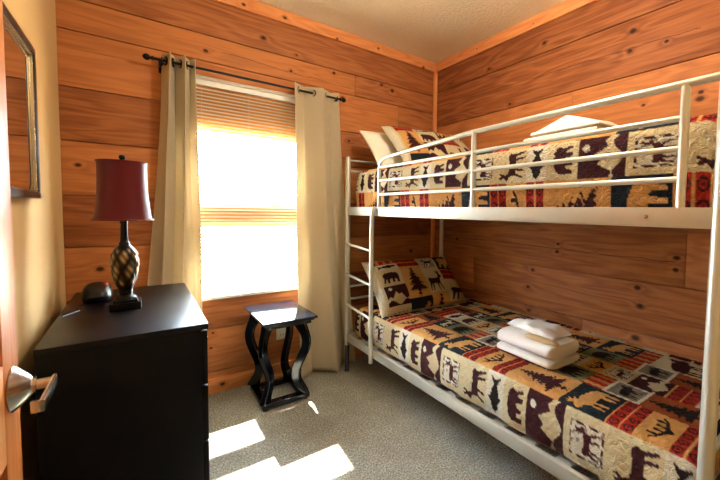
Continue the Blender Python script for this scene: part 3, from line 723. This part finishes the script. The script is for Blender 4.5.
# order on top from the edge: B, then C pictures, D ...
seqL = [(-1.2, -.80, 'D'), (-.80, -.62, 'E'), (-.62, -.49, 'C'), (-.49, -.34, 'D'), (-.34, -.19, 'C'), (-.19, .0, 'B'), (.0, .182, 'A'), (.182, .5, 'B')]
quilt('quilt', .452, .262, seqL, 0, 'lodge patchwork quilt covering the lower bunk mattress', seed=1)
seqU = [(-1.2, -.3, 'E'), (-.3, -.14, 'C'), (-.14, .012, 'B'), (.012, .15, 'A'), (.15, .4, 'B')]
quilt('quilt', 1.415, 1.150, seqU, -.17, 'lodge patchwork quilt covering the upper bunk mattress behind the guard rail', seed=2)
def mattress(z0, z1, label):
    o = MB().box((-.88, -2.165, z0), (-.065, -.245, z1), .03).build('mattress', M['mattress'], origin=(-.48, -1.2, z0)); tag(o, label, 'mattress', 'mattresses hidden under the quilts')
mattress(.2395, .440, 'pale mattress under the quilt of the lower bunk'); mattress(1.1305, 1.400, 'pale mattress under the quilt of the upper bunk')

# ------------------------------------------------------------------ pillows
def pillow(name, c, w, h, th, lean, yaw, mat, label, printed=False, roll=0, seed=0, seq=None, soff=0., grp=None):
    nu, nv = 170, 120; V = []; rg = random.Random(seed)
    rows = []
    U, Vv = np.meshgrid(np.linspace(-1, 1, nu), np.linspace(-1, 1, nv))
    prof = np.clip((1-np.abs(U)**3.2), 0, 1)**.5*np.clip((1-np.abs(Vv)**3.0), 0, 1)**.5
    pinch = 1-.06*(1-np.abs(Vv)**2)*(np.abs(U)**4); pinch2 = 1-.07*(1-np.abs(U)**2)*(np.abs(Vv)**4)
    X = U*w/2*pinch; Y = Vv*h/2*pinch2
    wr = .004*np.sin(U*7+Vv*3+seed)+.004*np.sin(U*3-Vv*9+seed*2)
    Zf = prof*th/2+wr*prof; Zb = -prof*th/2
    rot = Matrix.Rotation(yaw, 4, 'Z') @ Matrix.Rotation(lean, 4, 'X') @ Matrix.Rotation(roll, 4, 'Z')
    pts = np.concatenate([np.stack([X, Y, Zf], -1).reshape(-1, 3), np.stack([X, Y, Zb], -1).reshape(-1, 3)])
    Rm = np.array(rot.to_3x3()); pts = pts @ Rm.T
    idx = np.arange(nu*nv).reshape(nv, nu); qf = np.stack([idx[:-1, :-1], idx[:-1, 1:], idx[1:, 1:], idx[1:, :-1]], -1).reshape(-1, 4); qb = qf[:, ::-1]+nu*nv
    me = bpy.data.meshes.new(name); me.from_pydata([tuple(p) for p in pts], [], [tuple(int(v) for v in q) for q in np.concatenate([qf, qb])])
    me.materials.append(mat)
    if printed:
        s = (1-Vv.ravel())*h/2; t = U.ravel()*w/2
        cols = quilt_color(s+soff, t, seq); edge = (prof.ravel() < .55); edge2 = (np.abs(U.ravel()) > .93)|(U.ravel() < -.90)
        cols[edge2 | (np.abs(Vv.ravel()) > .97)] = C_['white']
        back = np.tile(C_['white'], (nu*nv, 1)); allc = np.concatenate([cols, back])
    bm = bmesh.new(); bm.from_mesh(me)
    me.shade_smooth(); o = bpy.data.objects.new(name, me); COL.objects.link(o); o.location = c; bm.free()
    if printed: set_print(o, allc)
    return tag(o, label, 'pillow', grp)
seqP = [(-1, -.17, 'A'), (-.17, -.03, 'A'), (-.03, .13, 'B'), (.13, .28, 'A'), (.28, 1, 'C')]
seqP = [(-.32, -.15, 'PA'), (-.15, .03, 'PB'), (.03, .19, 'PC'), (.19, .5, 'PD')]
pillow('pillow', (-.50, -.405, .608), .75, .45, .17, R(47), R(-3), M['quilt'], 'lodge print pillow leaning at the head of the lower bunk', True, seed=3, seq=seqP, soff=-.02, grp='lodge print pillows')
pillow('pillow', (-.50, -.315, 1.562), .74, .38, .12, R(48), R(2), M['pillow_white'], 'white pillow behind the print pillow on the upper bunk', seed=5)
pillow('pillow', (-.44, -.515, 1.582), .70, .42, .13, R(42), R(-4), M['quilt'], 'lodge print pillow leaning on the white pillow, upper bunk', True, seed=6, seq=[(-.30, -.15, 'PB'), (-.15, .02, 'PA'), (.02, .18, 'PD'), (.18, .5, 'PC')], soff=-.01, grp='lodge print pillows')

# ------------------------------------------------------------------ towels
def towel(c, lx_, ly2, hh, layers, yaw, label, mat=None, tip=0, parts=(), sag=0, seed=0):
    """folded towel: layered roll fold on the front (-x) side, loose edges at the back"""
    rg = random.Random(seed); root = thing('folded_towel', c, label, 'towel', 'folded white towels')
    rot = Matrix.Rotation(yaw, 4, 'Z'); lt = hh/layers
    for k in range(layers):
        z0 = k*lt; n = 26; m = 30; vs = []; fs = []
        sec = []
        for i in range(n):
            a = 2*PI*i/n; e = 2/4.2; ca, sa = math.cos(a), math.sin(a)
            sec.append((math.copysign(abs(ca)**e, ca), math.copysign(abs(sa)**(2/2.6), sa)))
        for j in range(m+1):
            v = -1+2*j/m; ed = (1-abs(v)**24)**.5 if abs(v) < 1 else 0.0; ed = .90+.10*ed
            for (a, b) in sec:
                x = a*lx_/2*(1-.02*k)+rg.uniform(-.0006, .0006); y = v*ly2/2*(1-.015*k)
                z = z0+lt/2+b*lt/2*ed*.99+.004*math.sin(v*3+k)*(a+1)*.5*k+sag*(v*v)*(-k)
                p = rot @ Vector((x*ed, y, z)); vs.append(p+Vector(c))
        for j in range(m):
            for i in range(n): fs.append((j*n+i, j*n+(i+1) % n, (j+1)*n+(i+1) % n, (j+1)*n+i))
        fs.append(tuple(reversed(range(n)))); fs.append(tuple(m*n+i for i in range(n)))
        MB().add(vs, fs).build('fold', mat or M['towel'], root, angle=60)
    return root
def cloth_heap(c, lx_, ly2, fn, yaw, label, mat, th=.012, grp=None, cat='towel'):
    nu, nv = 50, 60; vs = []; fs = []; rot = Matrix.Rotation(yaw, 4, 'Z'); N = (nu+1)*(nv+1)
    for side in (1, 0):
        for j in range(nv+1):
            for i in range(nu+1):
                u = -1+2*i/nu; v = -1+2*j/nv; e_ = max(0, (1-abs(u)**16)*(1-abs(v)**20))**.35; k_ = .985+.015*e_
                z_ = (fn(u, v)+th)*e_+.5*th*(1-e_) if side else .5*th*(1-e_)
                vs.append(rot @ Vector((u*lx_/2*k_, v*ly2/2*k_, z_))+Vector(c))
    for j in range(nv):
        for i in range(nu):
            k = j*(nu+1)+i; fs.append((k, k+1, k+nu+2, k+nu+1)); fs.append((N+k, N+k+nu+1, N+k+nu+2, N+k+1))
    o = MB().add(vs, fs).build('folded_towel', mat, origin=c, angle=180)
    return tag(o, label, cat, grp)
TZ = .464
towel((-.600, -1.48, TZ), .24, .310, .036, 1, R(-3), 'white folded bath towel, bottom of the stack on the lower bunk', seed=1)
towel((-.600, -1.478, TZ+.0365), .235, .305, .066, 1, R(-3), 'thick rounded white towel in the middle of the lower bunk stack', seed=2)
def heap(u, v): return .006+.014*math.exp(-((v+.1)/.7)**2)+.006*math.sin(u*4+v*3)+.004*math.sin(v*9)-.010*abs(u)**4-.012*abs(v)**6
cloth_heap((-.555, -1.455, TZ+.104), .15, .28, heap, R(-6), 'rumpled white hand towel on top of the lower bunk stack', M['towel'], .014, 'folded white towels')
o = MB().add(*superell((-.665, -1.545, TZ+.104), (.024, .085, .012), flatb=False)).build('fold_shade', M['fold_tan'], origin=(-.675, -1.575, TZ+.1)); tag(o, 'small tan piece standing in for the shaded fold of the lower bunk towels', 'fold_shade')  # added tan roll, shaped and coloured as the shade between the towels
UZ = 1.428
towel((-.46, -1.520, UZ), .27, .39, .050, 1, R(-2), 'white folded towel, bottom of the pair on the upper bunk', seed=4)
towel((-.46, -1.530, UZ+.0525), .25, .37, .038, 1, R(-2), 'second white towel from the bottom on the upper bunk', seed=5)
def peak(u, v): return .012+.058*max(0, 1-abs(v+.05)/(.9 if v > -.05 else .8))*(1-.25*abs(u))+.003*math.sin(u*5+v*4)
cloth_heap((-.46, -1.560, UZ+.0915), .24, .35, peak, R(-2), 'peaked white towel on top of the upper bunk stack', M['towel'], .010, 'folded white towels')

# ------------------------------------------------------------------ lamps
def ceiling_lamp(x, y, label, power, size):
    t = thing('ceiling_light', (x, y, H-.002), label, 'ceiling light')
    MB().lathe([(.0, 0), (.16, 0), (.165, -.012), (.15, -.022), (.0, -.022)], (x, y, H-.0005), 40).build('mounting_plate', M['nickel'], t)
    MB().lathe([(.145, -.023), (.14, -.045), (.115, -.07), (.07, -.085), (.0, -.09)], (x, y, H-.0005), 40).build('glass_dome', M['bulb'], t)
    L = bpy.data.lights.new('ceiling_bulb', 'POINT'); L.shadow_soft_size = .09; L.energy = power; L.color = (1, .90, .76)
    o = bpy.data.objects.new('ceiling_bulb', L); COL.objects.link(o); o.location = (x, y, H-.20); return t
ceiling_lamp(-1.12, -1.6, 'round frosted ceiling light in the middle of the bedroom', 41, .28)
ceiling_lamp(-1.9, -3.2, 'unseen hallway ceiling light added for light through the doorway', 2.5, .28)  # added lamp outside the view, brightens the room through the doorway
S = bpy.data.lights.new('sun', 'SUN'); S.energy = 150; S.angle = R(.9); S.color = (1, .96, .9)
so_ = bpy.data.objects.new('sun', S); COL.objects.link(so_)
so_.rotation_euler = Vector((-.085, -1, -1.40)).to_track_quat('-Z', 'Y').to_euler()
wd = bpy.data.worlds.new('sky'); scene.world = wd; wd.use_nodes = True; nt = wd.node_tree
bgn = nt.nodes['Background']; bgn.inputs[0].default_value = (.66, .84, 1, 1); bgn.inputs[1].default_value = 72.0

# ------------------------------------------------------------------ camera
D = dict(f=356.7511, yaw=-.6558, pitch=-.0519, roll=.0154, c=(-2.1033, -2.4523, 1.1444), ppx=54.2877, ppy=-10.5342)
y, p, r = D['yaw'], D['pitch'], D['roll']
fwv = Vector((math.sin(-y)*math.cos(p), math.cos(y)*math.cos(p), math.sin(p))); rt = Vector((math.cos(y), -math.sin(-y), 0)); up = rt.cross(fwv)
rt2 = rt*math.cos(r)+up*math.sin(r); up2 = -rt*math.sin(r)+up*math.cos(r)
cam = bpy.data.cameras.new('camera'); co = bpy.data.objects.new('camera', cam); COL.objects.link(co)
m3 = Matrix((rt2, up2, -fwv)).transposed(); co.matrix_world = Matrix.Translation(Vector(D['c'])) @ m3.to_4x4()
cam.sensor_width = 36; cam.sensor_fit = 'HORIZONTAL'; cam.lens = D['f']/720*36; cam.shift_x = -D['ppx']/720; cam.shift_y = D['ppy']/720
cam.clip_start = .02; cam.clip_end = 300
scene.camera = co
vs_ = scene.view_settings; vs_.view_transform = 'Standard'; vs_.look = 'None'; vs_.gamma = 1; vs_.exposure = 0.3; vs_.use_curve_mapping = False
